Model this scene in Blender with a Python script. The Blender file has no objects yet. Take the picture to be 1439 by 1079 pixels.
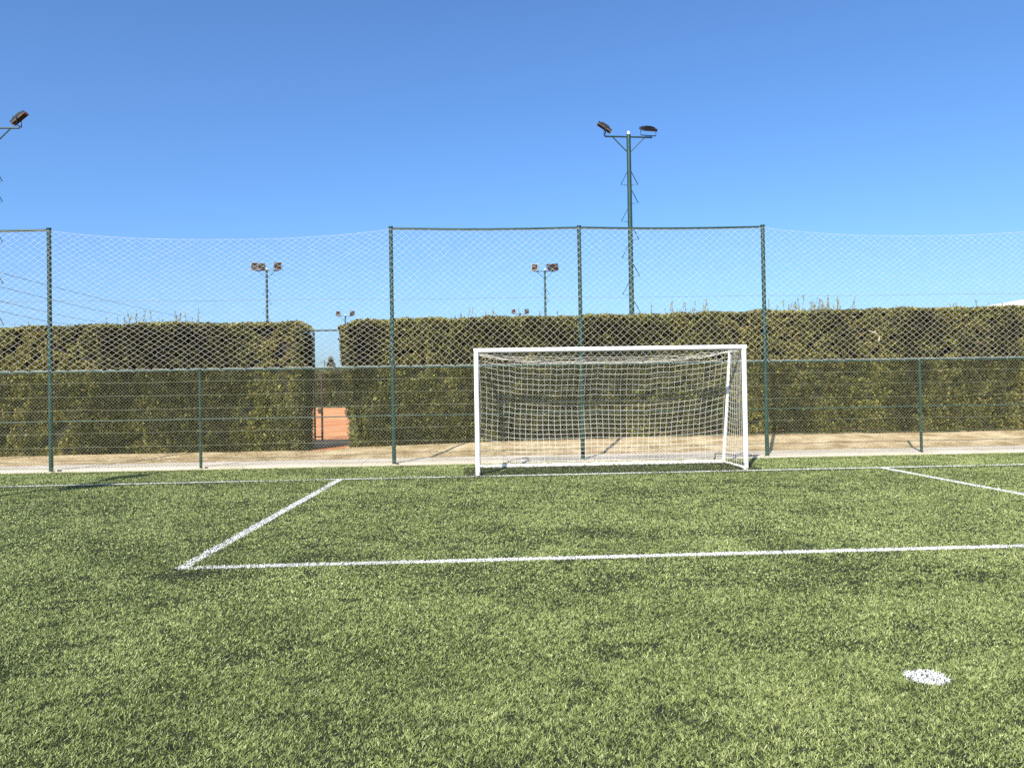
import bpy, math, random
import numpy as np
from mathutils import Matrix, Vector
random.seed(7)
RNG = np.random.default_rng(11)
C = bpy.context.scene.collection
SC = bpy.context.scene

# ------------------------------------------------------------------ helpers
def vnoise(x, y, seed=0):
    """smooth value noise in 0..1"""
    r = np.random.default_rng(seed).random((256, 256))
    xi = np.floor(x).astype(int); yi = np.floor(y).astype(int)
    fx = x - xi; fy = y - yi
    fx = fx*fx*(3-2*fx); fy = fy*fy*(3-2*fy)
    g = lambda a, b: r[a % 256, b % 256]
    return (g(xi, yi)*(1-fx)+g(xi+1, yi)*fx)*(1-fy)+(g(xi, yi+1)*(1-fx)+g(xi+1, yi+1)*fx)*fy

def fbm(x, y, seed=0, n=3):
    s = 0; a = 1; t = 0
    for i in range(n):
        s = s+a*vnoise(x*2**i, y*2**i, seed+i); t += a; a *= .5
    return s/t

def mesh_np(name, V, F, tint=None, smooth=False):
    """mesh from an (n,3) array and an (m,k) face array"""
    me = bpy.data.meshes.new(name)
    k = F.shape[1]
    me.vertices.add(len(V)); me.vertices.foreach_set('co', np.asarray(V, np.float32).ravel())
    me.loops.add(F.size); me.loops.foreach_set('vertex_index', F.astype(np.int32).ravel())
    me.polygons.add(len(F)); me.polygons.foreach_set('loop_start', np.arange(0, F.size, k, dtype=np.int32))
    if smooth: me.polygons.foreach_set('use_smooth', np.ones(len(F), bool))
    me.update(calc_edges=True)
    if tint is not None:
        a = me.attributes.new('tint', 'FLOAT', 'POINT'); a.data.foreach_set('value', np.asarray(tint, np.float32))
    return me

def link(name, me, mat, parent=None):
    o = bpy.data.objects.new(name, me); C.objects.link(o)
    if mat is not None and not len(me.materials): me.materials.append(mat)
    if parent is not None: o.parent = parent
    return o

def tag(o, label=None, cat=None, group=None, kind=None):
    if label: o['label'] = label
    if cat: o['category'] = cat
    if group: o['group'] = group
    if kind: o['kind'] = kind
    return o

def empty(name, loc):
    o = bpy.data.objects.new(name, None); C.objects.link(o); o.location = loc
    o.empty_display_size = .2
    return o

class MB:
    """collects tubes, boxes and quads into one mesh"""
    def __init__(s): s.v = []; s.f = []; s.sm = []
    def add(s, vs, fs, sm=False):
        b = len(s.v); s.v += [tuple(map(float, v)) for v in vs]
        s.f += [tuple(b+i for i in f) for f in fs]; s.sm += [sm]*len(fs); return s
    def box(s, c, d, R=None, bev=0.0):
        c = Vector(c); h = [q/2 for q in d]
        vs = [Vector((x*h[0], y*h[1], z*h[2])) for x in (-1, 1) for y in (-1, 1) for z in (-1, 1)]
        if R is not None: vs = [R @ v for v in vs]
        return s.add([c+v for v in vs], [(0, 1, 3, 2), (4, 6, 7, 5), (0, 4, 5, 1), (2, 3, 7, 6), (0, 2, 6, 4), (1, 5, 7, 3)])
    def tube(s, pts, r, n=10, caps=True, r2=None):
        pts = [Vector(p) for p in pts]; m = len(pts); vs = []; fs = []
        for i, p in enumerate(pts):
            d = (pts[min(i+1, m-1)]-pts[max(i-1, 0)]).normalized()
            a = Vector((0, 0, 1)) if abs(d.z) < .9 else Vector((0, 1, 0))
            u = d.cross(a).normalized(); w = d.cross(u)
            rr = r if r2 is None else r+(r2-r)*i/(m-1)
            vs += [p+rr*(math.cos(t)*u+math.sin(t)*w) for t in (2*math.pi*k/n for k in range(n))]
        for i in range(m-1):
            for k in range(n):
                fs.append((i*n+k, i*n+(k+1) % n, (i+1)*n+(k+1) % n, (i+1)*n+k))
        s.add(vs, fs, True)
        if caps:
            s.add([vs[k] for k in range(n)], [tuple(range(n))]); s.add([vs[(m-1)*n+k] for k in range(n)], [tuple(range(n-1, -1, -1))])
        return s
    def build(s, name, mat, parent=None, off=None):
        vs = s.v if off is None else [(a-off[0], b-off[1], c-off[2]) for a, b, c in s.v]
        me = bpy.data.meshes.new(name); me.from_pydata(vs, [], s.f); me.update()
        me.polygons.foreach_set('use_smooth', s.sm)
        return link(name, me, mat, parent)

def segs(P, Q, r, n=3):
    """many little prisms from points P to points Q (arrays) -> V, F"""
    P = np.asarray(P, float); Q = np.asarray(Q, float); d = Q-P
    d /= np.linalg.norm(d, axis=1)[:, None]+1e-9
    a = np.where(np.abs(d[:, 1:2]) < .9, np.array([[0., 1, 0]]), np.array([[0., 0, 1]]))
    u = np.cross(d, a); u /= np.linalg.norm(u, axis=1)[:, None]; w = np.cross(d, u)
    V = []
    for E_ in (P, Q):
        for k in range(n):
            t = 2*math.pi*k/n+.5
            V.append(E_+r*(math.cos(t)*u+math.sin(t)*w))
    V = np.stack(V, 1).reshape(-1, 3); b = np.arange(len(P))[:, None]*2*n
    F = np.concatenate([b+np.array([[k, (k+1) % n, n+(k+1) % n, n+k]]) for k in range(n)], 0)
    return V, F

# ------------------------------------------------------------------ materials
def newmat(name):
    m = bpy.data.materials.new(name); m.use_nodes = True
    nt = m.node_tree; b = nt.nodes['Principled BSDF']
    return m, nt, b
def N(nt, t, **kw):
    n = nt.nodes.new(t)
    for k, v in kw.items():
        if hasattr(n, k): setattr(n, k, v)
        else: n.inputs[k.replace('_', ' ')].default_value = v
    return n
def ramp(nt, stops):
    r = nt.nodes.new('ShaderNodeValToRGB'); e = r.color_ramp.elements
    while len(e) < len(stops): e.new(.5)
    for q, (p, c) in zip(e, stops): q.position = p; q.color = (*c, 1)
    return r
def noisemat(name, c1, c2, scale=6., rough=.7, detail=6, bump=0., bscale=None, spec=.4, c3=None, lo=.35, hi=.65, metallic=0):
    m, nt, b = newmat(name)
    tc = N(nt, 'ShaderNodeTexCoord')
    n = N(nt, 'ShaderNodeTexNoise'); n.inputs['Scale'].default_value = scale; n.inputs['Detail'].default_value = detail
    nt.links.new(tc.outputs['Object'], n.inputs['Vector'])
    st = [(lo, c1), (hi, c2)] + ([(min(hi+.2, 1), c3)] if c3 else [])
    r = ramp(nt, st); nt.links.new(n.outputs['Fac'], r.inputs['Fac'])
    nt.links.new(r.outputs['Color'], b.inputs['Base Color'])
    b.inputs['Roughness'].default_value = rough; b.inputs['Specular IOR Level'].default_value = spec; b.inputs['Metallic'].default_value = metallic
    if bump:
        n2 = N(nt, 'ShaderNodeTexNoise'); n2.inputs['Scale'].default_value = bscale or scale*6; n2.inputs['Detail'].default_value = 8
        nt.links.new(tc.outputs['Object'], n2.inputs['Vector'])
        bp = N(nt, 'ShaderNodeBump'); bp.inputs['Strength'].default_value = bump; bp.inputs['Distance'].default_value = .03
        nt.links.new(n2.outputs['Fac'], bp.inputs['Height']); nt.links.new(bp.outputs['Normal'], b.inputs['Normal'])
    return m
def stained_white():
    m = noisemat('white_enamel', (.66, .64, .58), (.80, .79, .75), 3.5, .4, bump=.08)
    nt = m.node_tree; b = nt.nodes['Principled BSDF']; src = b.inputs['Base Color'].links[0].from_socket
    g = N(nt, 'ShaderNodeNewGeometry'); sx = N(nt, 'ShaderNodeSeparateXYZ'); nt.links.new(g.outputs['Position'], sx.inputs[0])
    n = N(nt, 'ShaderNodeTexNoise'); n.inputs['Scale'].default_value = 22; n.inputs['Detail'].default_value = 7; nt.links.new(g.outputs['Position'], n.inputs['Vector'])
    mr = N(nt, 'ShaderNodeMapRange'); mr.inputs['From Min'].default_value = 0; mr.inputs['From Max'].default_value = .32; mr.inputs['To Min'].default_value = .42; mr.inputs['To Max'].default_value = .68
    nt.links.new(sx.outputs['Z'], mr.inputs['Value'])
    lt = N(nt, 'ShaderNodeMath', operation='SUBTRACT'); nt.links.new(n.outputs['Fac'], lt.inputs[0]); nt.links.new(mr.outputs[0], lt.inputs[1])
    mu = N(nt, 'ShaderNodeMath', operation='MULTIPLY'); mu.use_clamp = True; nt.links.new(lt.outputs[0], mu.inputs[0]); mu.inputs[1].default_value = 7
    mx = N(nt, 'ShaderNodeMixRGB'); nt.links.new(mu.outputs[0], mx.inputs['Fac']); nt.links.new(src, mx.inputs['Color1']); mx.inputs['Color2'].default_value = (.28, .26, .17, 1)
    nt.links.new(mx.outputs[0], b.inputs['Base Color'])
    return m
def leafmat(name, stops, rough=.55, spec=.3, trans=.25):
    """blades and leaves: colour by the leaf's own tint"""
    m, nt, b = newmat(name)
    a = N(nt, 'ShaderNodeAttribute', attribute_name='tint')
    r = ramp(nt, stops); nt.links.new(a.outputs['Fac'], r.inputs['Fac'])
    nt.links.new(r.outputs['Color'], b.inputs['Base Color'])
    b.inputs['Roughness'].default_value = rough; b.inputs['Specular IOR Level'].default_value = spec
    t = N(nt, 'ShaderNodeBsdfTranslucent'); nt.links.new(r.outputs['Color'], t.inputs['Color'])
    mx = N(nt, 'ShaderNodeMixShader'); mx.inputs[0].default_value = trans
    nt.links.new(b.outputs[0], mx.inputs[1]); nt.links.new(t.outputs[0], mx.inputs[2])
    nt.links.new(mx.outputs[0], nt.nodes['Material Output'].inputs['Surface'])
    return m

M = {}
M['green'] = noisemat('green_paint', (.008, .038, .028), (.016, .056, .043), 9, .38, bump=.08, spec=.5)
M['green_dark'] = noisemat('dark_green_paint', (.012, .04, .034), (.02, .06, .05), 9, .45)
M['rail'] = noisemat('rail_paint', (.02, .06, .045), (.06, .10, .08), 5, .5, c3=(.14, .17, .14))
M['wire'] = noisemat('fence_wire', (.15, .165, .095), (.25, .26, .165), 3, .5)
M['nylon'] = noisemat('white_nylon', (.47, .455, .40), (.60, .58, .51), 4, .7)
M['goalnet'] = noisemat('cream_twine', (.70, .68, .58), (.82, .80, .71), 3, .8)
M['white'] = stained_white()
M['concrete'] = noisemat('pale_concrete', (.54, .47, .37), (.68, .61, .50), .9, .85, 10, bump=.1, bscale=60, spec=.2)
M['kerb'] = noisemat('kerb_concrete', (.38, .34, .24), (.52, .47, .36), 4, .85, 8, bump=.3)
M['dirt'] = noisemat('dry_dirt', (.33, .235, .12), (.57, .46, .28), 2.0, .95, 12, bump=.9, bscale=14, spec=.1, c3=(.30, .26, .12))
M['clay'] = noisemat('red_clay', (.50, .19, .075), (.66, .33, .15), .35, .9, 10, bump=.3, bscale=20, spec=.1)
M['ground'] = noisemat('bare_ground', (.14, .12, .06), (.24, .19, .1), .15, .95, 10)
M['infill'] = noisemat('rubber_infill', (.014, .016, .010), (.045, .052, .027), 18, .9, 8, bump=.6, bscale=120, spec=.15)
M['paintbase'] = noisemat('line_base', (.28, .3, .24), (.6, .6, .56), 30, .9, 6)
M['lamp'] = noisemat('lamp_housing', (.010, .010, .011), (.024, .022, .021), 12, .6, spec=.25)
M['lampframe'] = noisemat('lamp_frame', (.05, .04, .037), (.11, .085, .075), 9, .4)
M['glass'] = noisemat('lamp_glass', (.014, .012, .012), (.03, .024, .022), 8, .6, spec=.08)
M['ceramic'] = noisemat('white_cap', (.75, .75, .73), (.85, .85, .83), 8, .4)
M['bark'] = noisemat('bark', (.06, .045, .03), (.12, .09, .06), 14, .9, bump=.5)
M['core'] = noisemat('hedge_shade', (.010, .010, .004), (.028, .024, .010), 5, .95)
M['cable'] = noisemat('black_cable', (.09, .09, .10), (.14, .14, .15), 1, .6)
M['rust'] = noisemat('maroon_steel', (.025, .018, .018), (.06, .03, .025), 9, .6)
M['hall'] = noisemat('white_membrane', (.78, .78, .76), (.84, .84, .82), .3, .5)
M['hallwall'] = noisemat('hall_wall', (.5, .5, .47), (.6, .6, .57), .5, .7)
M['crate'] = None
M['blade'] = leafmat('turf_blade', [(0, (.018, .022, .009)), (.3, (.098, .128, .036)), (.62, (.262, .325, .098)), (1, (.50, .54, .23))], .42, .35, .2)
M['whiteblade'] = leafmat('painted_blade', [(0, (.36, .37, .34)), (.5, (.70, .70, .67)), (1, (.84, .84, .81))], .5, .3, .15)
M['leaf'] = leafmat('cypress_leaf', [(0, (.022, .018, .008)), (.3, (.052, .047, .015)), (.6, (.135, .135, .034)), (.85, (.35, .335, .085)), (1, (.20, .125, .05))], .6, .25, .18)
M['farleaf'] = leafmat('far_leaf', [(0, (.02, .02, .008)), (.5, (.075, .08, .028)), (1, (.16, .15, .06))], .6, .25, .15)
M['straw'] = leafmat('straw', [(0, (.16, .11, .05)), (.5, (.42, .31, .16)), (1, (.24, .25, .09))], .8, .1, .2)

# ------------------------------------------------------------------ ground
def sheet(name, x0, x1, y0, y1, z, mat, kind='structure', **kw):
    m = MB(); m.add([(x0, y0, z), (x1, y0, z), (x1, y1, z), (x0, y1, z)], [(0, 1, 2, 3)])
    return tag(m.build(name, mat), kind=kind, **kw)
sheet('ground', -3000, 3000, -300, 6000, -.04, M['ground'])
sheet('pitch_turf', -22, 30, -30, 16.06, 0, M['infill'])
m = MB(); m.box((0, 16.095, -.005), (60, .07, .05)); tag(m.build('kerb', M['kerb']), kind='structure')
m = MB()
x = -30.
while x < 30:                                                          # slab cast in bays
    m.box((x+1.245, 16.84, -.03), (2.49, 1.20, .15)); x += 2.5
tag(m.build('concrete_path', M['concrete']), kind='structure')

def bank_z(X, Y):
    foot = np.interp(X, [-14, -6, -4.6, -3.2, 0, 6, 14], [.10, .11, .10, .16, .24, .29, .26])
    t = np.clip((Y-17.5)/1.9, 0, 1); t = t*t*(3-2*t)*.6+t*.4
    z = .03+(foot-.03)*t+(fbm(X*1.7, Y*1.7, 40)-.5)*.05*np.clip((Y-17.4)*4, 0, 1)
    back = np.clip((Y-21.3)/1.0, 0, 1)
    z = z*(1-back)+.04*back
    gap = np.clip(1-np.abs(X+3.95)/.75, 0, 1)*np.clip((Y-19.3)/.4, 0, 1)
    return z*(1-gap)+.05*gap
gx = np.linspace(-30, 30, 401); gy = np.linspace(17.43, 23.2, 61)
X, Y = np.meshgrid(gx, gy); Z = bank_z(X, Y)
V = np.stack([X, Y, Z], -1).reshape(-1, 3); i = np.arange(60)[:, None]*401+np.arange(400)[None]
i = i.ravel(); F = np.stack([i, i+1, i+402, i+401], 1)
tag(link('dirt_bank', mesh_np('dirt_bank', V, F, smooth=True), M['dirt']), kind='structure')
m = MB(); m.add([(-45, 21.6, .09), (30, 21.6, .09), (30, 86, .13), (-45, 86, .13), (-4.95, 19.75, .086), (-3.0, 19.75, .086), (-3.0, 21.6, .09), (-4.95, 21.6, .09)], [(0, 1, 2, 3), (4, 5, 6, 7)])
tag(m.build('clay_court', M['clay']), kind='structure')

def leaves_flat(P, size, tint):
    n = len(P); a = RNG.uniform(0, 6.28, n); L = size*RNG.uniform(.4, 1.3, n)
    d = np.stack([np.cos(a), np.sin(a), RNG.uniform(0, .3, n)], 1)*L[:, None]; e = np.stack([-np.sin(a), np.cos(a), RNG.uniform(-.2, .2, n)], 1)*(L*.3)[:, None]
    P = P+np.array([0, 0, .006])
    return np.stack([P-d*.5, P+e, P+d*.5, P-e], 1).reshape(-1, 3), np.repeat(tint, 4)
# dry straw on the bank
n = 26000
X = RNG.uniform(-15, 17, n); Y = RNG.uniform(17.4, 19.7, n)
keep = fbm(X*.9, Y*1.6, 60) > RNG.uniform(.35, .62, n); X = X[keep]; Y = Y[keep]; n = len(X)
P = np.stack([X, Y, bank_z(X, Y)-.003], 1); a = RNG.uniform(0, 6.28, n); h = RNG.uniform(.015, .06, n); w = RNG.uniform(.004, .012, n)
d = np.stack([np.cos(a), np.sin(a), 0*a], 1); l = RNG.normal(0, .04, (n, 3)); l[:, 2] = h*.6
V = np.stack([P-d*w[:, None], P+d*w[:, None], P+l], 1).reshape(-1, 3)
t = np.repeat(np.clip(RNG.normal(.45, .22, n)+(vnoise(X*.6, Y, 61) > .62)*.35, 0, 1), 3)
tag(link('dry_grass', mesh_np('dry_grass', V, np.arange(3*n).reshape(-1, 3), t), M['straw']),
    'short dry straw and weeds scattered over the dirt bank', 'dry grass', kind='stuff')

# leaf litter blown against the kerb
n = 900
X = RNG.uniform(-15, 17, n); Y = np.where(RNG.random(n) < .55, 17.43-np.abs(RNG.normal(0, .12, n)), RNG.uniform(16.3, 17.42, n))
P = np.stack([X, Y, np.full(n, .047)], 1)
V, t = leaves_flat(P, .035, np.clip(RNG.normal(.22, .2, n), 0, 1))
tag(link('leaf_litter', mesh_np('leaf_litter', V, np.arange(len(V)).reshape(-1, 4), t), M['straw']),
    'small dry brown leaves and clippings lying on the concrete path', 'leaf litter', kind='stuff')

# ------------------------------------------------------------------ turf and its painted lines
LW = .05
LINES = [('goal_line', (-16, 13.64), (20, 13.70), .045), ('penalty_area_line', (-2.66, 6.80), (12, 6.78), .055),
         ('penalty_area_sideline', (-2.64, 6.80), (-2.49, 13.6), .055), ('penalty_area_sideline', (7.36, 6.79), (7.44, 13.62), .055)]
SPOT = (2.28, 3.80, .105)
def dist_line(X, Y, a, b):
    a = np.array(a); b = np.array(b); d = b-a; L = np.hypot(*d); d = d/L
    u = (X-a[0])*d[0]+(Y-a[1])*d[1]; v = (X-a[0])*-d[1]+(Y-a[1])*d[0]
    return np.where((u < 0) | (u > L), 9., np.abs(v)), u
def marked(X, Y):
    """index of the painted marking at each point, -1 on plain turf; edges ragged, paint worn in places"""
    r = np.full(len(X), -1)
    jx = RNG.normal(0, .007, len(X)); jy = RNG.normal(0, .007, len(X))
    for k, (_, a, b, hw) in enumerate(LINES):
        d, u = dist_line(X+jx, Y+jy, a, b); hit = d < hw
        wear = fbm(u*1.3+k*17, u*0+k, 70, 2)
        thin = np.where(wear > .68, .35, .04)
        if k == 0: thin = np.where(wear > .60, .60, .10); thin = np.where((X > -.6) & (X < .2), .8, thin)
        if k == 1: thin = np.where(u < .8, .62-.5*u, thin)
        hit &= RNG.random(len(X)) > thin
        r[hit] = k
    d = np.hypot(X+jx*1.2-SPOT[0], Y+jy*1.2-SPOT[1]); r[(d < SPOT[2]) & (RNG.random(len(X)) > .05)] = len(LINES)
    return r
bands = [(1.6, 2.6, 9000, 1.2), (2.6, 4.2, 36000, .75), (4.2, 5.6, 21000, 1.0), (5.6, 7.5, 12500, 1.25), (7.5, 10, 7500, 1.6), (10, 13, 4800, 2.0), (13, 16.08, 4000, 2.1)]
XS, YS, WS = [], [], []
for y0, y1, dens, ws in bands:
    hw = .72*y1+4.2; cnt = int((y1-y0)*2*hw*dens)
    x = RNG.uniform(-hw, hw, cnt)+.0454*(y0+y1)/2; y = RNG.uniform(y0, y1, cnt)
    e = np.abs(x-.0454*y)-.70*y                                        # full pile where the pitch is in view, a coarser one beside it
    k = (e < .9) | ((e < 4) & (RNG.random(cnt) < .4))
    XS.append(x[k]); YS.append(y[k]); WS.append(np.where(e[k] < .9, ws, ws*1.7))
X = np.concatenate(XS); Y = np.concatenate(YS); W = np.concatenate(WS)
# wear and some painted shade: rubber showing through in patches, streaks along the lines
def wear_shade_at(X, Y):
    w = fbm(X*.75, Y*1.0, 80, 4)*.55+fbm(X*3.0, Y*3.6, 90, 3)*.45
    w = np.clip((w-.47)*3.0, 0, 1)*.55
    w = np.maximum(w, np.clip((fbm(X*4.2, Y*5.2, 97, 3)-.62)*6, 0, 1)*.55)
    w = np.maximum(w, np.clip(1-np.abs(Y-13.55)/.35, 0, 1)*(.35+.5*vnoise(X*1.1, Y*0, 95)))
    inside = (X > -.3) & (X < 5.3) & (Y > 13.6) & (Y < 15.3)
    w = np.where(inside, np.maximum(w, .85), w)  # goal mouth: gathered rubber, with the net's shadow painted in as well
    w = np.maximum(w, np.clip(1-np.hypot(X+2.5, (Y-6.55)*1.6)/.55, 0, 1))
    return w
wr = wear_shade_at(X, Y); outer = (Y > 13.85) & ~((X > -.4) & (X < 5.4) & (Y < 15.3))
keep = RNG.random(len(X)) > .62*wr
pin = np.where(Y < 5.5, vnoise(X*75, Y*75, 105), np.where(Y < 9, vnoise(X*42, Y*42, 106), vnoise(X*20, Y*20, 107)))
keep &= (pin > .26) | (RNG.random(len(X)) < .25)                       # pinholes of bare rubber between the tufts
X, Y, W, wr, outer = X[keep], Y[keep], W[keep], wr[keep], outer[keep]
free = marked(X, Y) < 0
X, Y, W, wr, outer = X[free], Y[free], W[free], wr[free], outer[free]
LX, LY, LWd = [], [], []
for _, a, b, hw in LINES+[('spot', (SPOT[0]-.15, SPOT[1]), (SPOT[0]+.15, SPOT[1]), .14)]:
    a = np.array(a); b = np.array(b); L = np.hypot(*(b-a)); far = max(a[1], b[1]) > 9
    m_ = int(L*2*(hw+.03)*(11000 if far else 22000)); q = RNG.random(m_)[:, None]; v_ = RNG.uniform(-hw-.03, hw+.03, m_)[:, None]; d = (b-a)/L
    p = a+(b-a)*q+v_*np.array([-d[1], d[0]]); ok = marked(p[:, 0], p[:, 1]) >= 0; p = p[ok]
    LX.append(p[:, 0]); LY.append(p[:, 1]); LWd.append(np.full(len(p), 1.35 if far else 1.0))
nb = len(X); X = np.concatenate([X]+LX); Y = np.concatenate([Y]+LY); W = np.concatenate([W]+LWd)
nl = len(X)-nb; wr = np.concatenate([wr, np.zeros(nl)]); outer = np.concatenate([outer, np.zeros(nl, bool)])
kind = np.concatenate([np.full(nb, -1)]+[np.full(len(q), k) for k, q in enumerate(LX)])
n = len(X)
hgt = (.004+.0095*vnoise(X*82, Y*82, 103)*RNG.uniform(.6, 1.25, n)+.0025*vnoise(X*17, Y*17, 104))*np.where(kind >= 0, 1.0, 1)*(1-.35*wr)
grain = np.stack([.35+.3*(vnoise(X*1.3, Y*1.3, 101)-.5), .1+.5*(vnoise(X*1.1, Y*1.1, 102)-.5)], 1)
lean = RNG.normal(0, .8, (n, 2))+grain*.6
a = RNG.uniform(0, math.pi, n); wd = .0025*W*RNG.uniform(.7, 1.3, n)
base = np.stack([X, Y, np.zeros(n)], 1); dv = np.stack([np.cos(a), np.sin(a), 0*a], 1)*wd[:, None]
tip = base+np.stack([lean[:, 0]*hgt, lean[:, 1]*hgt, hgt], 1)
tint = np.clip(.50+RNG.normal(0, .17, n)+.70*(vnoise(X*82, Y*82, 103)-.5)+.30*(fbm(X*1.4, Y*1.4, 110)-.5)-.34*wr+.08*outer, 0.02, 1)
tint[RNG.random(n) < .03] = .97
V4 = np.stack([base-dv, base+dv, tip+dv*.45, tip-dv*.45], 1)
def blade_mesh(name, sel, tt):
    k = int(sel.sum())
    return mesh_np(name, V4[sel].reshape(-1, 3), np.arange(4*k).reshape(-1, 4), np.repeat(tt[sel], 4))
g = link('grass', blade_mesh('grass', kind < 0, tint), M['blade'])
tag(g, 'worn green artificial turf blades covering the whole football pitch', 'artificial grass', kind='stuff')
wt = np.clip(RNG.normal(.6, .22, n), 0, 1)
LBL = ['worn thin white goal line running past both goalposts and under the crossbar', 'white line across the front of the penalty area, nearest to the viewer',
       'white penalty area side line slanting down from the goal line on the gap side of the goal', 'white penalty area side line on the white hall side of the goal, leaving the frame', 'round white penalty spot by itself on the near turf']
for k in range(5):
    o = link(LINES[k][0] if k < 4 else 'penalty_spot', blade_mesh('line', kind == k, wt), M['whiteblade'])
    o.data.name = o.name
    tag(o, LBL[k], 'pitch line' if k < 4 else 'penalty spot', kind='structure', group='painted pitch markings')

# ------------------------------------------------------------------ fence
FX = [-12.85, -8.86, -5.82, -1.80, 2.24, 6.29, 9.77, 13.3]
TALL = [1, 1, 0, 1, 1, 1, 0, 1]
FY = lambda x: 16.16+.010*x
ZT, ZM, Z2 = 5.06, 2.09, 1.06
fence = tag(empty('sports_fence', (2, FY(2), 0)), 'green steel pitch fence of tall framed posts and low chain link behind the goal', 'fence')
O = fence.location
def fb(mb, name, mat): return mb.build(name, mat, fence, O)
for x, t in zip(FX, TALL):
    b = MB(); r = .043 if t else .03; b.tube([(x, FY(x), -.1), (x, FY(x), ZT if t else ZM+.02)], r, 14)
    post = fb(b, 'tall_post' if t else 'short_post', M['green'])
    c = MB()
    c.tube([(x, FY(x), -.02), (x, FY(x), .035)], r+.02, 12); c.build('footing', M['kerb'], post, O)
    if t:
        c = MB(); c.tube([(x, FY(x), ZT), (x, FY(x), ZT+.025)], r+.006, 14); c.build('post_cap', M['green_dark'], post, O)
for i in (0, 3, 4):                                                    # top rails of the framed bays
    a, b_ = FX[i]+.045, FX[i+1]-.045; c = MB()
    c.tube([(a+(b_-a)*t, FY(a+(b_-a)*t), ZT-.02-.025*math.sin(math.pi*t)) for t in np.linspace(0, 1, 9)], .026, 10)
    fb(c, 'top_rail', M['green'])
for i in range(7):
    a, b_ = FX[i]+(.044 if TALL[i] else .031), FX[i+1]-(.044 if TALL[i+1] else .031)
    for z, r, nm in ((ZM, .022, 'middle_rail'), (Z2, .012, 'lower_rail')):
        c = MB(); c.tube([(a, FY(a), z), ((a+b_)/2, FY((a+b_)/2), z-.008), (b_, FY(b_), z)], r, 10); fb(c, nm, M['rail'])
for z in (.52, .80, 1.28, 1.57, 1.84, .10):
    c = MB(); c.tube([(x, FY(x)-.055, z+random.uniform(-.012, .012)) for x in np.linspace(-12.85, 13.3, 40)], .0032, 4); fb(c, 'tension_wire', M['wire'])
# chain link: one panel per bay, woven of two sets of slanting wires
for i in range(7):
    a, b_ = FX[i]+.002, FX[i+1]-.002; z0, z1 = .045, ZM-.01; pit = .070
    P, Q = [], []
    for s in (-1, 1):
        lo = a-(z1-z0); c0 = np.arange(lo, b_+(z1-z0), pit)
        for c_ in c0:
            # wire x = c_ + s*(z-z0) (+ height for s = -1)
            off = 0 if s > 0 else (z1-z0)
            zs = np.linspace(z0, z1, 9); xs = c_+s*(zs-z0)+off*0+(0 if s > 0 else (z1-z0))
            for k in range(8):
                xa, xb, za, zb = xs[k], xs[k+1], zs[k], zs[k+1]
                if max(xa, xb) < a or min(xa, xb) > b_: continue
                for _ in range(2):                                     # clip to the bay
                    if xa < a: za += (a-xa)/(xb-xa)*(zb-za); xa = a
                    if xa > b_: za += (b_-xa)/(xb-xa)*(zb-za); xa = b_
                    xa, xb, za, zb = xb, xa, zb, za
                P.append((xa, za, s)); Q.append((xb, zb, s))
    P = np.array(P); Q = np.array(Q)
    wob = lambda A: np.stack([A[:, 0]+.006*np.sin(A[:, 1]*7+A[:, 0]*3), FY(A[:, 0])-.052+A[:, 2]*.0025-.012*np.sin(A[:, 0]*2.1)*np.sin(A[:, 1]*1.5), A[:, 1]+.004*np.sin(A[:, 0]*9)], 1)
    V, F = segs(wob(P), wob(Q), .0020)
    link('chain_link_panel', mesh_np('chain_link_panel', V-np.array(O), F), M['wire'], fence)

# ------------------------------------------------------------------ white ball-stop net above the rail
net = tag(empty('ball_stop_net', (2, FY(2), ZM)), 'white diamond mesh ball stop net hung above the chain link fence', 'net')
NO = np.array(net.location)
def sag(x):
    s = np.zeros_like(x)
    for a, b_, d in ((-8.86, -1.80, .20), (6.29, 13.3, .20), (-12.85, -8.86, .03), (-1.8, 2.24, .03), (2.24, 6.29, .03)):
        t = (x-a)/(b_-a); s = np.where((t >= 0) & (t <= 1), d*(1-(2*t-1)**2)**.8 if False else d*np.clip(1-np.abs(2*t-1)**2.4, 0, 1), s)
    return s
topz = lambda x: ZT-.045-sag(x)
for a, b_, wdt, rows in ((-12.85, -8.86, .172, 46), (-8.86, -1.80, .172, 50), (-1.80, 6.29, .160, 42), (6.29, 13.3, .165, 44)):
    nc = int(round((b_-a)/(wdt/2))); I, J = np.meshgrid(np.arange(nc+1), np.arange(rows+1), indexing='ij')
    u = I/nc; v = J/rows
    warp = fbm(u*6+a, v*2, 120, 2)-.5
    x = a+u*(b_-a)+.05*warp*np.sin(math.pi*v)+RNG.normal(0, .006, I.shape)
    x = np.clip(x, a, b_)
    vv = v**.96
    z = ZM+.02+(topz(x)-ZM-.02)*vv-.07*np.sin(math.pi*v)*(fbm(x*.8, v*2, 130, 2)-.3)+RNG.normal(0, .006, I.shape)
    y = FY(x)-.055-.10*np.sin(math.pi*np.clip(v, 0, 1))*(fbm(x*.7, v*2, 140, 2)-.25)
    x[:, 0] += .0; z[:, 0] = ZM+.015+RNG.normal(0, .012, nc+1)
    Pn = np.stack([x, y, z], -1)
    ev = (I+J) % 2 == 0
    A, B = [], []
    for di in (-1, 1):
        sl = ev[:, :-1] & ((I[:, :-1]+di >= 0) & (I[:, :-1]+di <= nc))
        ii, jj = np.nonzero(sl); A.append(Pn[ii, jj]); B.append(Pn[ii+di, jj+1])
    A = np.concatenate(A); B = np.concatenate(B)
    V, F = segs(A, B, .0024)
    link('net_panel', mesh_np('net_panel', V-NO, F), M['nylon'], net)
xs = np.linspace(-12.85, 13.3, 220)
b = MB(); b.tube([(x, FY(x)-.055, z) for x, z in zip(xs, topz(xs))], .0024, 5); b.build('border_rope', M['nylon'], net, NO)
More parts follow.
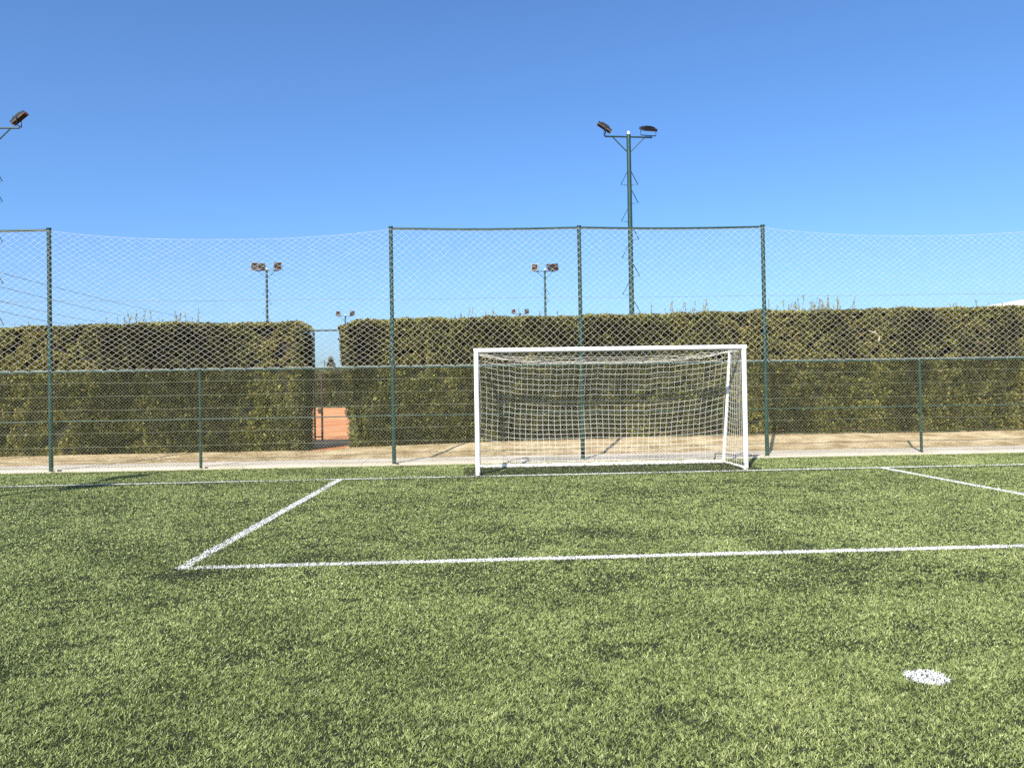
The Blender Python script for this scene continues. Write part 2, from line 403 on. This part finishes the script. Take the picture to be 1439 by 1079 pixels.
b = MB(); b.tube([(x, FY(x)-.05, 3.53+.01*math.sin(x*1.3)-.0015*x) for x in np.linspace(-12.85, 13.3, 60)], .0035, 4); b.build('support_cable', M['wire'], net, NO)
b = MB(); pts = []; x = -12.7; random.seed(5)
while x < 13.2:                                                        # one twine lashed round and round the rail
    q = random.uniform(.7, 1.2); f = FY(x)
    pts += [(x, f-.036, ZM+.022), (x+.012*q, f-.04, ZM-.005), (x+.028*q, f-.034, ZM-.032*q), (x+.05, f+.03, ZM-.02), (x+.07, f+.03, ZM+.03)]
    x += random.choice((.26, .34, .42, .5))
b.tube(pts, .0042, 5); b.build('lashing', M['nylon'], net, NO)

# ------------------------------------------------------------------ goal
GX0, GX1, GY, GH = -.02, 4.97, 13.86, 2.28
goal = tag(empty('football_goal', ((GX0+GX1)/2, GY, 0)), 'white tubular football goal with cream net on the worn goal line', 'goal')
GO = goal.location
def gb(mb, name, mat, parent=None): return mb.build(name, mat, parent or goal, GO)
DT, DB = .72, 1.22                                                     # depth at the top and at the ground
for x, s in ((GX0, 1), (GX1, -1)):
    b = MB(); b.tube([(x, GY, 0), (x, GY, GH+.0)], .046, 16); gb(b, 'goalpost', M['white'])
    xi = x+s*.02
    b = MB(); b.tube([(xi, GY+.05, GH-.03), (xi, GY+DT, GH-.03)], .024, 10); gb(b, 'top_stay', M['white'])
    b = MB(); b.tube([(xi, GY+DT, GH-.02), (xi, GY+DB, .04)], .030, 12); gb(b, 'rear_strut', M['white'])
    b = MB(); b.tube([(xi, GY+.04, .035), (xi, GY+DB, .035)], .030, 12); gb(b, 'ground_side_bar', M['white'])
b = MB(); b.tube([(GX0-.046, GY, GH), (GX1+.046, GY, GH)], .046, 16); cb = gb(b, 'crossbar', M['white'])
for x in np.linspace(GX0+.25, GX1-.25, 15):                            # hooks the net is clipped to
    b = MB(); b.tube([(x, GY+.03, GH-.03), (x, GY+.045, GH-.06), (x, GY+.02, GH-.07)], .006, 5); b.build('net_hook', M['white'], cb, GO)
b = MB(); b.tube([(GX0+.05, GY+DB, .04), (GX1-.05, GY+DB, .042)], .042, 14); gb(b, 'ground_rear_bar', M['white'])
def grid_net(P, r):
    """P (a,b,3) knots; strings along both directions"""
    A = np.concatenate([P[:-1].reshape(-1, 3), P[:, :-1].reshape(-1, 3)]); B = np.concatenate([P[1:].reshape(-1, 3), P[:, 1:].reshape(-1, 3)])
    return segs(A, B, r)
parts = []
nu = 42; u = np.linspace(0, 1, nu+1); sagu = 1-np.abs(2*u-1)**3
# roof of the net: from crossbar back to a slack rear edge
nt_ = 7; t = np.linspace(0, 1, nt_+1); U, T = np.meshgrid(u, t, indexing='ij'); S = 1-np.abs(2*U-1)**3
scal = .028*np.abs(np.sin(U*nu*math.pi/5))
Xr = GX0+.05+U*(GX1-GX0-.1)+RNG.normal(0, .008, U.shape)+.05*np.sin(T*9+U*20)*T*(1-T)
Yr = GY+.03+T*(DT-.03)+RNG.normal(0, .006, U.shape)
Zr = GH-.05-T*S*.185-.04*np.sin(math.pi*T)*S-scal*T*.4+RNG.normal(0, .007, U.shape)
roof = np.stack([Xr, Yr, Zr], -1); parts.append(roof)
nv = 21; v = np.linspace(0, 1, nv+1); U, Vv = np.meshgrid(u, v, indexing='ij'); S = 1-np.abs(2*U-1)**4
belly = np.sin(math.pi*np.minimum(Vv*1.15, 1))
Xb = GX0+.05+U*(GX1-GX0-.1)+.03*np.sin(U*9+Vv*4)*np.sin(math.pi*Vv)
Yb = GY+DT+Vv*(DB-DT)+.16*belly*S+.09*belly*(fbm(U*5, Vv*3, 150, 2)-.5)
Zb = (roof[:, -1, 2])[:, None]*(1-Vv)+.06*Vv-.10*np.sin(math.pi*Vv)*(S-.35)+.06*np.sin(math.pi*Vv)*(fbm(U*6, Vv*2.5, 155, 2)-.5)
back = np.stack([Xb, Yb, Zb], -1); back[:, 0] = roof[:, -1]; parts.append(back)
for x, s in ((GX0, 1), (GX1, -1)):
    na = 9; a_ = np.linspace(0, 1, na+1); Am, Vm = np.meshgrid(a_, v, indexing='ij')
    xx = x+s*.035-s*.05*np.sin(math.pi*Am)*np.sin(math.pi*Vm)*.5
    yy = GY+.03+Am*(DT+(DB-DT)*Vm-.03)
    zz = (GH-.05)*(1-Vm)+.05*Vm-.07*np.sin(math.pi*Am)*np.sin(math.pi*Vm)
    parts.append(np.stack([xx, yy, zz], -1))
Vs, Fs, o_ = [], [], 0
for P in parts:
    V, F = grid_net(P, .0029); Vs.append(V-np.array(GO)); Fs.append(F+o_); o_ += len(V)
link('goal_net', mesh_np('goal_net', np.concatenate(Vs), np.concatenate(Fs)), M['goalnet'], goal)

# a loose end of rope on the path beside the goal
b = MB(); b.tube([(5.02, 15.95, .02), (5.12, 16.15, .035), (5.22, 16.5, .07), (5.36, 16.75, .065), (5.52, 16.62, .06), (5.62, 16.35, .055), (5.8, 16.2, .05), (6.15, 16.28, .05)], .011, 6)
tag(b.build('loose_rope', M['bark']), 'thin dark loop of loose rope on the path edge beside a goalpost', 'rope')

# ------------------------------------------------------------------ hedges
def leaves(P, Nrm, size, tint, spread=.8):
    n = len(P)
    d = Nrm+RNG.normal(0, spread, (n, 3)); d[:, 2] += .55; d /= np.linalg.norm(d, axis=1)[:, None]
    a = RNG.normal(0, 1, (n, 3)); s = np.cross(d, a); s /= np.linalg.norm(s, axis=1)[:, None]
    L = size*RNG.uniform(.6, 1.4, n); Wd = L*RNG.uniform(.22, .36, n)
    V = np.stack([P, P+d*(L*.5)[:, None]+s*Wd[:, None], P+d*L[:, None], P+d*(L*.5)[:, None]-s*Wd[:, None]], 1).reshape(-1, 3)
    return V, np.repeat(tint, 4)
def hedge(name, x0, x1, y0, y1, zb, zt, dens, size, label, mat, ends=(1, 1), slant=0., seed=0, sprigs=(), group=None):
    root = tag(empty(name, ((x0+x1)/2, (y0+y1)/2, 0)), label, 'hedge', group); O_ = np.array(root.location)
    RS = .18
    def surf(x, s, face):
        """points on the clipped outline; s in 0..1 up the face"""
        top = zt(x)+.045*(fbm(x*1.7, x*0, seed+5, 3)-.5)*2
        z = zb(x)+s*(top-zb(x))
        return z, top
    Ps, Ns, Ts = [], [], []
    # front and back
    for yy, ny, dd in ((y0, -1., dens), (y1, 1., dens*.25)):
        n = int((x1-x0)*3.2*dd); x = RNG.uniform(x0, x1, n); s = RNG.random(n)
        z, top = surf(x, s, 0)
        shr = fbm(x*.95+.25*np.sin(z*2), z*.30, seed+1, 2)                              # one shrub after another
        lump = fbm(x*1.5, z*1.2, seed+2, 3); fine = fbm(x*5, z*5, seed+3, 2)
        depth = .26*(lump-.5)+.20*(shr-.5)+.20*(fine-.5)
        hole = np.clip((fine*.55+lump*.25+shr*.2-.55)*7, 0, 1)                  # clipped gaps that show the dark inside
        r = np.minimum(1, (top-z)/.16); endr = np.minimum(1, np.minimum(x-x0, x1-x)/.25)
        rnd = (1-np.sqrt(np.clip(1-(1-r)**2, 0, 1)))*.14+(1-np.sqrt(np.clip(1-(1-endr)**2, 0, 1)))*.14
        y = yy-ny*(.10+depth*.55+rnd+.22*hole)-ny*RNG.uniform(-.02, .12, n)
        keep = (RNG.random(n) > .55*hole) & (x > x0+slant*(1-s))
        tt = .49+1.1*(shr-.5)+.7*(lump-.5)+.5*(fine-.5)+RNG.normal(0, .18, n)+.25*np.clip((z-top+.30)/.30, 0, 1)+.07*np.clip((z-1.9)/.5, 0, 1)  # light on the top rim painted into the tint; upper band brightened too
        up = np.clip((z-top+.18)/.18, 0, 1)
        P = np.stack([x, y, z], 1)[keep]; Nn = np.stack([0*x, ny+0*x, .1+up], 1)[keep]
        Ps.append(P); Ns.append(Nn); Ts.append(tt[keep])
    n = int((x1-x0)*(y1-y0)*dens*.7); x = RNG.uniform(x0, x1, n); y = RNG.uniform(y0+.05, y1-.05, n)
    _, top = surf(x, np.ones(n), 0)
    z = top+.10*(fbm(x*3, y*3, seed+4, 2)-.5)-RNG.uniform(0, .07, n)
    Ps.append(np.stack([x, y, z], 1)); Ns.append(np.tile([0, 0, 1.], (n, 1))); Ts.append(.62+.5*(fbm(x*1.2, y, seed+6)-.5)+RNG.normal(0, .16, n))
    for e, xx, nx in ((ends[0], x0, -1.), (ends[1], x1, 1.)):
        if not e: continue
        n = int((y1-y0)*3.2*dens); y = RNG.uniform(y0, y1, n); s = RNG.random(n)
        z, top = surf(np.full(n, xx), s, 0)
        lump = fbm(y*1.8, z*1.4, seed+8, 3); r = np.minimum(1, (top-z)/.25); er = np.minimum(1, np.minimum(y-y0, y1-y)/.25)
        rnd = (1-np.sqrt(np.clip(1-(1-r)**2, 0, 1)))*.22+(1-np.sqrt(np.clip(1-(1-er)**2, 0, 1)))*.15
        xq = xx-nx*(.08+.2*(lump-.5)+rnd)-nx*RNG.uniform(-.02, .1, n)
        xq = xq+(slant*(1-s) if nx < 0 else 0)
        Ps.append(np.stack([xq, y, z], 1)); Ns.append(np.tile([nx, 0, .15], (n, 1))); Ts.append(.45+.4*(lump-.5)+RNG.normal(0, .16, n))
    P = np.concatenate(Ps); Nn = np.concatenate(Ns); Tt = np.clip(np.concatenate(Ts), 0, .93)
    brown = RNG.random(len(P)) < .015+.05*(fbm(P[:, 0]*.9, P[:, 2]*1.2+P[:, 1], seed+9, 2) > .62); Tt[brown] = 1.
    # near-black core, its colour standing in for the shade inside
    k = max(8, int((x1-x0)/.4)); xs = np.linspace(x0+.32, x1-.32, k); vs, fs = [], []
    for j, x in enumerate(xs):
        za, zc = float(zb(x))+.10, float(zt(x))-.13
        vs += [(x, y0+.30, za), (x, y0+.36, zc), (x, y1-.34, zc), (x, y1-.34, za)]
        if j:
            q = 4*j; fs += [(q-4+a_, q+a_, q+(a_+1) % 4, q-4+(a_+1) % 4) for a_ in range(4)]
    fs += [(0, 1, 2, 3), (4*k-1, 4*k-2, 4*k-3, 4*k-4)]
    b = MB(); b.add(vs, fs); b.build('shade_core', M['core'], root, O_)
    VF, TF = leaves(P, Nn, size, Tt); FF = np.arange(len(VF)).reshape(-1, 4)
    # unclipped sprigs standing above the top
    if len(sprigs):
        Ps, Ts = [], []; A, B = [], []
        for cx, wdt, cnt, hh in sprigs:
            for _ in range(cnt):
                x = cx+random.gauss(0, wdt); y = random.uniform(y0+.1, y1-.3); z0 = float(zt(np.array([x]))[0])-.06; h_ = 1.35*hh*random.uniform(.35, 1.1)
                tip = np.array([x+random.gauss(0, .12)*h_, y+random.gauss(0, .1)*h_, z0+h_]); p0 = np.array([x, y, z0])
                A.append(p0); B.append(tip)
                kk = int(9+h_*60); tq = RNG.random(kk)[:, None]
                Ps.append(p0+(tip-p0)*tq+RNG.normal(0, .026, (kk, 3))*(1.25-tq)); Ts.append(np.full(kk, .75)+RNG.normal(0, .1, kk))
        P = np.concatenate(Ps); V, T4 = leaves(P, np.tile([0, 0, .9], (len(P), 1)), size*.6, np.clip(np.concatenate(Ts), 0, .9), .5)
        V2, F2 = segs(np.array(A), np.array(B), .004)
        T2 = np.full(len(V2), .5)
        Fq = np.arange(len(V)).reshape(-1, 4)
        b0 = len(VF); VF = np.concatenate([VF, V, V2]); TF = np.concatenate([TF, T4, T2]); FF = np.concatenate([FF, Fq+b0, F2+b0+len(V)])
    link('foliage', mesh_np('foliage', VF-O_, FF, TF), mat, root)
    return root
zl = lambda x: np.interp(x, [-16, -10, -8, -4.6, -4.45], [3.33, 3.34, 3.40, 3.38, 3.22])
zr = lambda x: np.interp(x, [-3.4, -3.2, 0, 3, 8, 17], [3.30, 3.42, 3.44, 3.46, 3.52, 3.60])
bl = lambda x: np.interp(x, [-16, -5, -4.5], [.10, .10, .12])
br = lambda x: np.interp(x, [-3.4, 0, 6, 17], [.17, .25, .32, .26])
HG = 'clipped conifer hedges behind the pitch fence'
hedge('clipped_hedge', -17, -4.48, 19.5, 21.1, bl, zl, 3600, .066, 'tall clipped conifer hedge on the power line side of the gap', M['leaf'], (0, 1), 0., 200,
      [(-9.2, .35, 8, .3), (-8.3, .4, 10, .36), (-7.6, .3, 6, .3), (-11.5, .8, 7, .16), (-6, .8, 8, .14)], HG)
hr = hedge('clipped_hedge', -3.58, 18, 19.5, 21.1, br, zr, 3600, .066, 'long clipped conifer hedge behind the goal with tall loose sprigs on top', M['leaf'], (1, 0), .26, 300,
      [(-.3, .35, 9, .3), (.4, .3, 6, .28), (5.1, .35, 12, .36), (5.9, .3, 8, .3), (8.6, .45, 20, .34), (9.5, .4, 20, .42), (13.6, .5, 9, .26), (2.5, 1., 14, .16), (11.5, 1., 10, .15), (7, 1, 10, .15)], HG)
b = MB(); b.tube([(10.36, 19.5, 2.98), (10.5, 19.42, 2.93), (10.58, 19.38, 2.82), (10.57, 19.4, 2.70)], .012, 7, r2=.022); b.build('bare_twig', noisemat('pale_wood', (.32, .26, .18), (.45, .38, .28), 8, .8), hr, hr.location)

flat = lambda z: (lambda x: np.interp(x, [-100, 100], [z, z]))
hedge('court_hedge', -40, 24, 86.2, 88, flat(.15), flat(4.2), 110, .36, 'distant hedge across the far end of the clay court, seen through the gap', M['farleaf'], (0, 0), 0., 400)

# ------------------------------------------------------------------ tennis court fence and gate in the gap
cf = tag(empty('court_fence', (-4.5, 24.4, .08)), 'tall dark tennis court fence seen in the gap between the hedges', 'fence'); CO = cf.location
for x in (-11, -8.1, -5.22, -2.3, .6, 3.5):
    b = MB(); b.tube([(x, 24.4, 0), (x, 24.4, 3.6)], .032, 10); b.build('fence_post', M['green_dark'], cf, CO)
b = MB(); b.tube([(-11.03, 24.4, 3.6), (3.53, 24.4, 3.6)], .03, 10); b.build('top_rail', M['green_dark'], cf, CO)
b = MB(); b.tube([(-11, 24.4, 2.2), (-5.25, 24.4, 2.2)], .02, 8); b.tube([(-4.0, 24.4, 2.2), (3.5, 24.4, 2.2)], .02, 8); b.build('middle_rail', M['green_dark'], cf, CO)
P, Q = [], []
for z0, z1, a, b_ in ((2.2, 3.6, -11, 3.5), (.12, 2.2, -11, -5.25), (.12, 2.2, -3.9, 3.5)):
    h_ = z1-z0
    for c_ in np.arange(a-h_, b_, .11):
        for s in (0, 1):
            xa, xb = max(c_, a), min(c_+h_, b_); 
            if xb <= xa: continue
            za, zb_ = xa-c_, xb-c_
            if s: za, zb_ = h_-za, h_-zb_
            P.append((xa, 24.38+.003*s, z0+za)); Q.append((xb, 24.38+.003*s, z0+zb_))
V, F = segs(np.array(P), np.array(Q), .0022); link('chain_link_panel', mesh_np('court_link', V-np.array(CO), F), M['wire'], cf)
gt = tag(empty('court_gate', (-4.97, 24.3, .08)), 'dark narrow gate with a latch standing open at the clay court entrance', 'gate'); G0 = gt.location
b = MB(); b.tube([(-4.97, 24.3, .1), (-4.97, 24.3, 2.17)], .035, 10); b.build('gate_post', M['rust'], gt, G0)
b = MB(); b.tube([(-5.21, 24.33, .12), (-5.21, 24.33, 2.15), (-4.97, 24.3, 2.15)], .022, 8); b.tube([(-5.21, 24.33, .2), (-4.97, 24.3, .2)], .02, 8); b.build('gate_frame', M['rust'], gt, G0)
b = MB(); b.box((-5.03, 24.25, 1.02), (.10, .05, .16)); b.tube([(-5.05, 24.22, 1.05), (-5.14, 24.2, 1.05)], .012, 8); b.build('latch', M['rust'], gt, G0)

# white lines of the clay court (flat tapes)
for a in ((-20, 40, 10, 40.05), (-18, 62, 8, 62.06), (-20, 33, 10, 33.06)):
    sheet('court_line', a[0], a[2], a[1], a[3], .125, M['white'])

# ------------------------------------------------------------------ floodlights
def lamp(parent, O_, c, yaw, tilt, s=1.0, wf=1.0):
    """a flat rectangular floodlight on a U bracket; faces -Y before turning, tilted down"""
    R = Matrix.Rotation(yaw, 3, 'Z') @ Matrix.Rotation(tilt, 3, 'X') @ Matrix.Diagonal((wf, 1, 1))
    c = Vector(c); cc = c+Vector((0, 0, .27*s))
    b = MB(); b.box(cc, (.48*s, .06*s, .50*s), R)
    for k in range(5): b.box(cc+R @ Vector(((-.18+.09*k)*s, .055*s, 0)), (.02*s, .04*s, .30*s), R)
    b.box(cc+R @ Vector((0, .065*s, 0)), (.22*s, .06*s, .14*s), R)
    l = b.build('lamp', M['lamp'], parent, O_)
    b = MB()
    for dx, dz, w, h_ in ((0, .235, .50, .04), (0, -.235, .50, .04), (-.23, 0, .04, .43), (.23, 0, .04, .43)):
        b.box(cc+R @ Vector((dx*s, -.045*s, dz*s)), (w*s, .025*s, h_*s), R)
    b.build('rim', M['lampframe'], l, O_)
    b = MB(); b.box(cc+R @ Vector((0, -.038*s, 0)), (.42*s, .012*s, .43*s), R); b.build('lamp_glass', M['glass'], l, O_)
    b = MB(); Rz = Matrix.Rotation(yaw, 3, 'Z'); q = [(-.28, .27), (-.28, .03), (.28, .03), (.28, .27)]
    b.tube([c+Rz @ Vector((x*s*wf, 0, z*s)) for x, z in q], .018*s, 6); b.build('bracket', M['green_dark'], l, O_)
def floodlight(x, y, h, arm_yaw, lamps, label, lean=0., steps=True, step_yaw=0., span=.78, group='green floodlight poles'):
    root = tag(empty('floodlight_pole', (x, y, 0)), label, 'floodlight', group); O_ = root.location
    b = MB(); b.tube([(x, y, -.05), (x, y, h)], .095, 14, r2=.068); b.build('pole', M['green'], root, O_)
    ca, sa = math.cos(arm_yaw), math.sin(arm_yaw)
    at = lambda d, z: (x+ca*d, y+sa*d, z)
    b = MB(); b.tube([at(-span, h-.08), at(span, h-.08)], .028, 8); b.build('crossarm', M['green'], root, O_)
    for s in (-1, 1):
        b = MB(); b.tube([at(s*.07, h-.55), at(s*.52, h-.1)], .018, 6); b.build('brace', M['green'], root, O_)
    b = MB(); b.tube([(x, y, h), (x, y, h+.05), (x, y, h+.1)], .055, 12, r2=.03); b.build('pole_cap', M['ceramic'], root, O_)
    for d, yaw, tilt, s, *wf in lamps: lamp(root, O_, at(d, h-.05), yaw, tilt, s, *wf)
    if steps:
        cs, sn = math.cos(step_yaw), math.sin(step_yaw); k = 0; z = h-1.62
        sides = [(1, z), (-1, z)]; z -= .59; s = 1
        while z > 1.: sides.append((s, z)); s = -s; z -= .59
        for s, z in sides:
            t = (x+cs*s*.28, y+sn*s*.28, z)
            b = MB(); b.tube([(x+cs*s*.06, y+sn*s*.06, z+.42), t, (x+cs*s*.06, y+sn*s*.06, z-.02)], .013, 6); b.build('climbing_step', M['green_dark'], root, O_)
    return root
R_ = math.radians
floodlight(4.98, 24.0, 9.75, R_(4), [(-.78, R_(-90), R_(56), 1.0, .42), (.66, R_(190), R_(64), .92)], 'tall green floodlight pole rising behind the hedge above the goal with white cap')
floodlight(-13.87, 22.3, 9.45, R_(0), [(-.72, R_(-90), R_(52), .9), (.76, R_(90), R_(50), 1.0, .42)], 'floodlight cut off by the frame with only one tilted lamp and some climbing steps showing')
floodlight(-13.15, 48, 9.5, R_(0), [(-.72, R_(-10), R_(-12), .95), (-.28, R_(15), R_(-25), .85), (.70, R_(10), R_(-12), .95)], 'smaller distant floodlight above the hedge beside the gap with three lamps', steps=True)
floodlight(4.58, 50, 9.62, R_(0), [(-.66, R_(-15), R_(-12), .92), (.34, R_(30), R_(-30), .9), (.68, R_(12), R_(-12), .92)], 'distant floodlight standing straight above the goal crossbar, short of the tall pole')
floodlight(-13.12, 76, 9.5, R_(0), [(-.7, R_(-10), R_(-12), .92), (.7, R_(10), R_(-12), .92)], 'tiny far floodlight peeking just over the edge of the hedge gap', steps=False)
floodlight(4.63, 80, 9.95, R_(0), [(-.7, R_(-10), R_(-12), .92), (.7, R_(10), R_(-12), .92)], 'tiny far floodlight over the hedge, lower than the lamps above the goal', steps=False)
# the pole beside the pitch whose shadow lies over the goal line
floodlight(-11.4, 3.75, 9.3, R_(90), [(-.78, R_(90), R_(35), 1.15), (.78, R_(90), R_(35), 1.15)], 'floodlight beside the pitch whose shadow falls across the goal line near the fence', step_yaw=R_(90))

# ------------------------------------------------------------------ far things
hall = tag(empty('tennis_hall', (52, 62, 0)), 'white membrane roofed sports hall showing behind the end of the hedge', 'hall'); HO = hall.location
b = MB(); vs, fs = [], []; K = 25
for yy in (50, 78):
    for k in range(K):
        t = k/(K-1); vs.append((27+50*t, yy, 4.87+3.75*math.sin(math.pi*t)**.9))
for k in range(K-1): fs.append((k, k+1, K+k+1, K+k))
b.add(vs, fs, True); o = b.build('roof', M['hall'], hall, HO)

b = MB(); vs = [(27+50*k/(K-1), 50.004, 4.866+3.75*math.sin(math.pi*k/(K-1))**.9) for k in range(K)]
b.add(vs+[(v_[0], v_[1], 0) for v_ in vs], [(k, K+k, K+k+1, k+1) for k in range(K-1)]); b.build('gable_wall', M['hall'], hall, HO)
b = MB(); b.box((27.4, 64, 2.2), (.3, 27, 4.4)); b.build('side_wall', M['hallwall'], hall, HO)

def wire(p0, p1, sg):
    return [(p0[0]+(p1[0]-p0[0])*t, p0[1]+(p1[1]-p0[1])*t, p0[2]+(p1[2]-p0[2])*t-sg*4*t*(1-t)) for t in np.linspace(0, 1, 24)]
for k, (p0, p1) in enumerate([((-36.79, 60, 11.73), (-58.3, 150, 17.86)), ((-36.8, 60, 10.63), (-64.43, 150, 17.24)), ((-36.81, 60, 9.53), (-71.9, 150, 16.64)), ((-36.82, 60, 8.76), (-77.3, 150, 16.29))]):
    p0 = np.array(p0); p1 = np.array(p1); e0 = p0-(p1-p0)*.25; e1 = p1+(p1-p0)*.2
    b = MB(); b.tube(wire(e0, e1, .5), .022, 5)
    tag(b.build('power_line', M['cable']), ['topmost power line descending behind the net toward the hedge', 'second power line from the top behind the net', 'second lowest power line behind the net',
        'lowest power line behind the net, just above the hedge top'][k], 'power line', 'power lines sloping down to the hedge')

tr = tag(empty('pine_tree', (-26.9, 140, 0)), 'tiny far dark tree visible in the gap over the court hedge', 'tree'); TO = np.array(tr.location)
b = MB(); b.tube([(-26.9, 140, 0), (-26.85, 140, 4), (-26.9, 140, 8.1)], .22, 7, r2=.05); b.build('trunk', M['bark'], tr, TO)
n = 1500; z = RNG.uniform(2.5, 8.4, n); rr = (8.9-z)*.25*np.sqrt(RNG.random(n))*(.6+.7*vnoise(z*1.6, z*0, 500)); a = RNG.uniform(0, 6.28, n)
V, T4 = leaves(np.stack([-26.9+rr*np.cos(a), 140+rr*np.sin(a), z], 1), np.stack([np.cos(a), np.sin(a), .2+0*a], 1), .42, np.clip(RNG.normal(.4, .2, n), 0, 1))
link('crown', mesh_np('crown', V-TO, np.arange(len(V)).reshape(-1, 4), T4), M['farleaf'], tr)
up = tag(empty('utility_pole', (-26.06, 130, 0)), 'thin far utility pole visible in the gap beside the tiny tree', 'pole')
b = MB(); b.tube([(-26.06, 130, 0), (-26.06, 130, 7.6)], .11, 8); b.build('mast', M['cable'], up, up.location)
b = MB(); b.tube([(-26.8, 130, 7.2), (-25.3, 130, 7.2)], .07, 6); b.build('crossarm', M['cable'], up, up.location)

# ------------------------------------------------------------------ light, sky, camera
EL, AZ = R_(40), R_(24)                                                # sun behind the viewer, over the left shoulder
w = bpy.data.worlds.new('World'); SC.world = w; w.use_nodes = True
sky = w.node_tree.nodes.new('ShaderNodeTexSky'); sky.sky_type = 'NISHITA'; sky.sun_disc = False
sky.sun_elevation = EL; sky.sun_rotation = math.pi+AZ; sky.altitude = 0; sky.air_density = 1.0; sky.dust_density = 1.7; sky.ozone_density = 10
hs = w.node_tree.nodes.new('ShaderNodeHueSaturation'); hs.inputs['Saturation'].default_value = 1.03
w.node_tree.links.new(sky.outputs[0], hs.inputs['Color']); w.node_tree.links.new(hs.outputs[0], w.node_tree.nodes['Background'].inputs[0])
w.node_tree.nodes['Background'].inputs[1].default_value = .117
ld = bpy.data.lights.new('sun', 'SUN'); ld.energy = 4.6; ld.angle = R_(.53); ld.color = (1, .94, .84)
lo = bpy.data.objects.new('sun', ld); C.objects.link(lo); lo.location = (-10, -20, 30)
dirv = Vector((math.sin(AZ)*math.cos(EL), math.cos(AZ)*math.cos(EL), -math.sin(EL)))
lo.rotation_euler = dirv.to_track_quat('-Z', 'Y').to_euler()

cd = bpy.data.cameras.new('camera'); co = bpy.data.objects.new('camera', cd); C.objects.link(co); SC.camera = co
cd.sensor_width = 36; cd.lens = 36*1060/1439; cd.clip_start = .05; cd.clip_end = 10000
pitch, roll, yaw = .0117, -.0166, .0454
fw = Vector((math.sin(yaw)*math.cos(pitch), math.cos(yaw)*math.cos(pitch), math.sin(pitch)))
r0 = Vector((math.cos(yaw), -math.sin(yaw), 0)); u0 = r0.cross(fw)
r1 = math.cos(roll)*r0+math.sin(roll)*u0; u1 = -math.sin(roll)*r0+math.cos(roll)*u0
mt = Matrix.Identity(4)
for i in range(3): mt[i][0] = r1[i]; mt[i][1] = u1[i]; mt[i][2] = -fw[i]
mt.translation = Vector((0, 0, 1.5)); co.matrix_world = mt
vs = SC.view_settings; vs.view_transform = 'Standard'; vs.look = 'None'; vs.exposure = 0.85; vs.gamma = 1; vs.use_curve_mapping = False
SC.render.engine = 'CYCLES'; SC.cycles.max_bounces = 6; SC.cycles.use_denoising = False
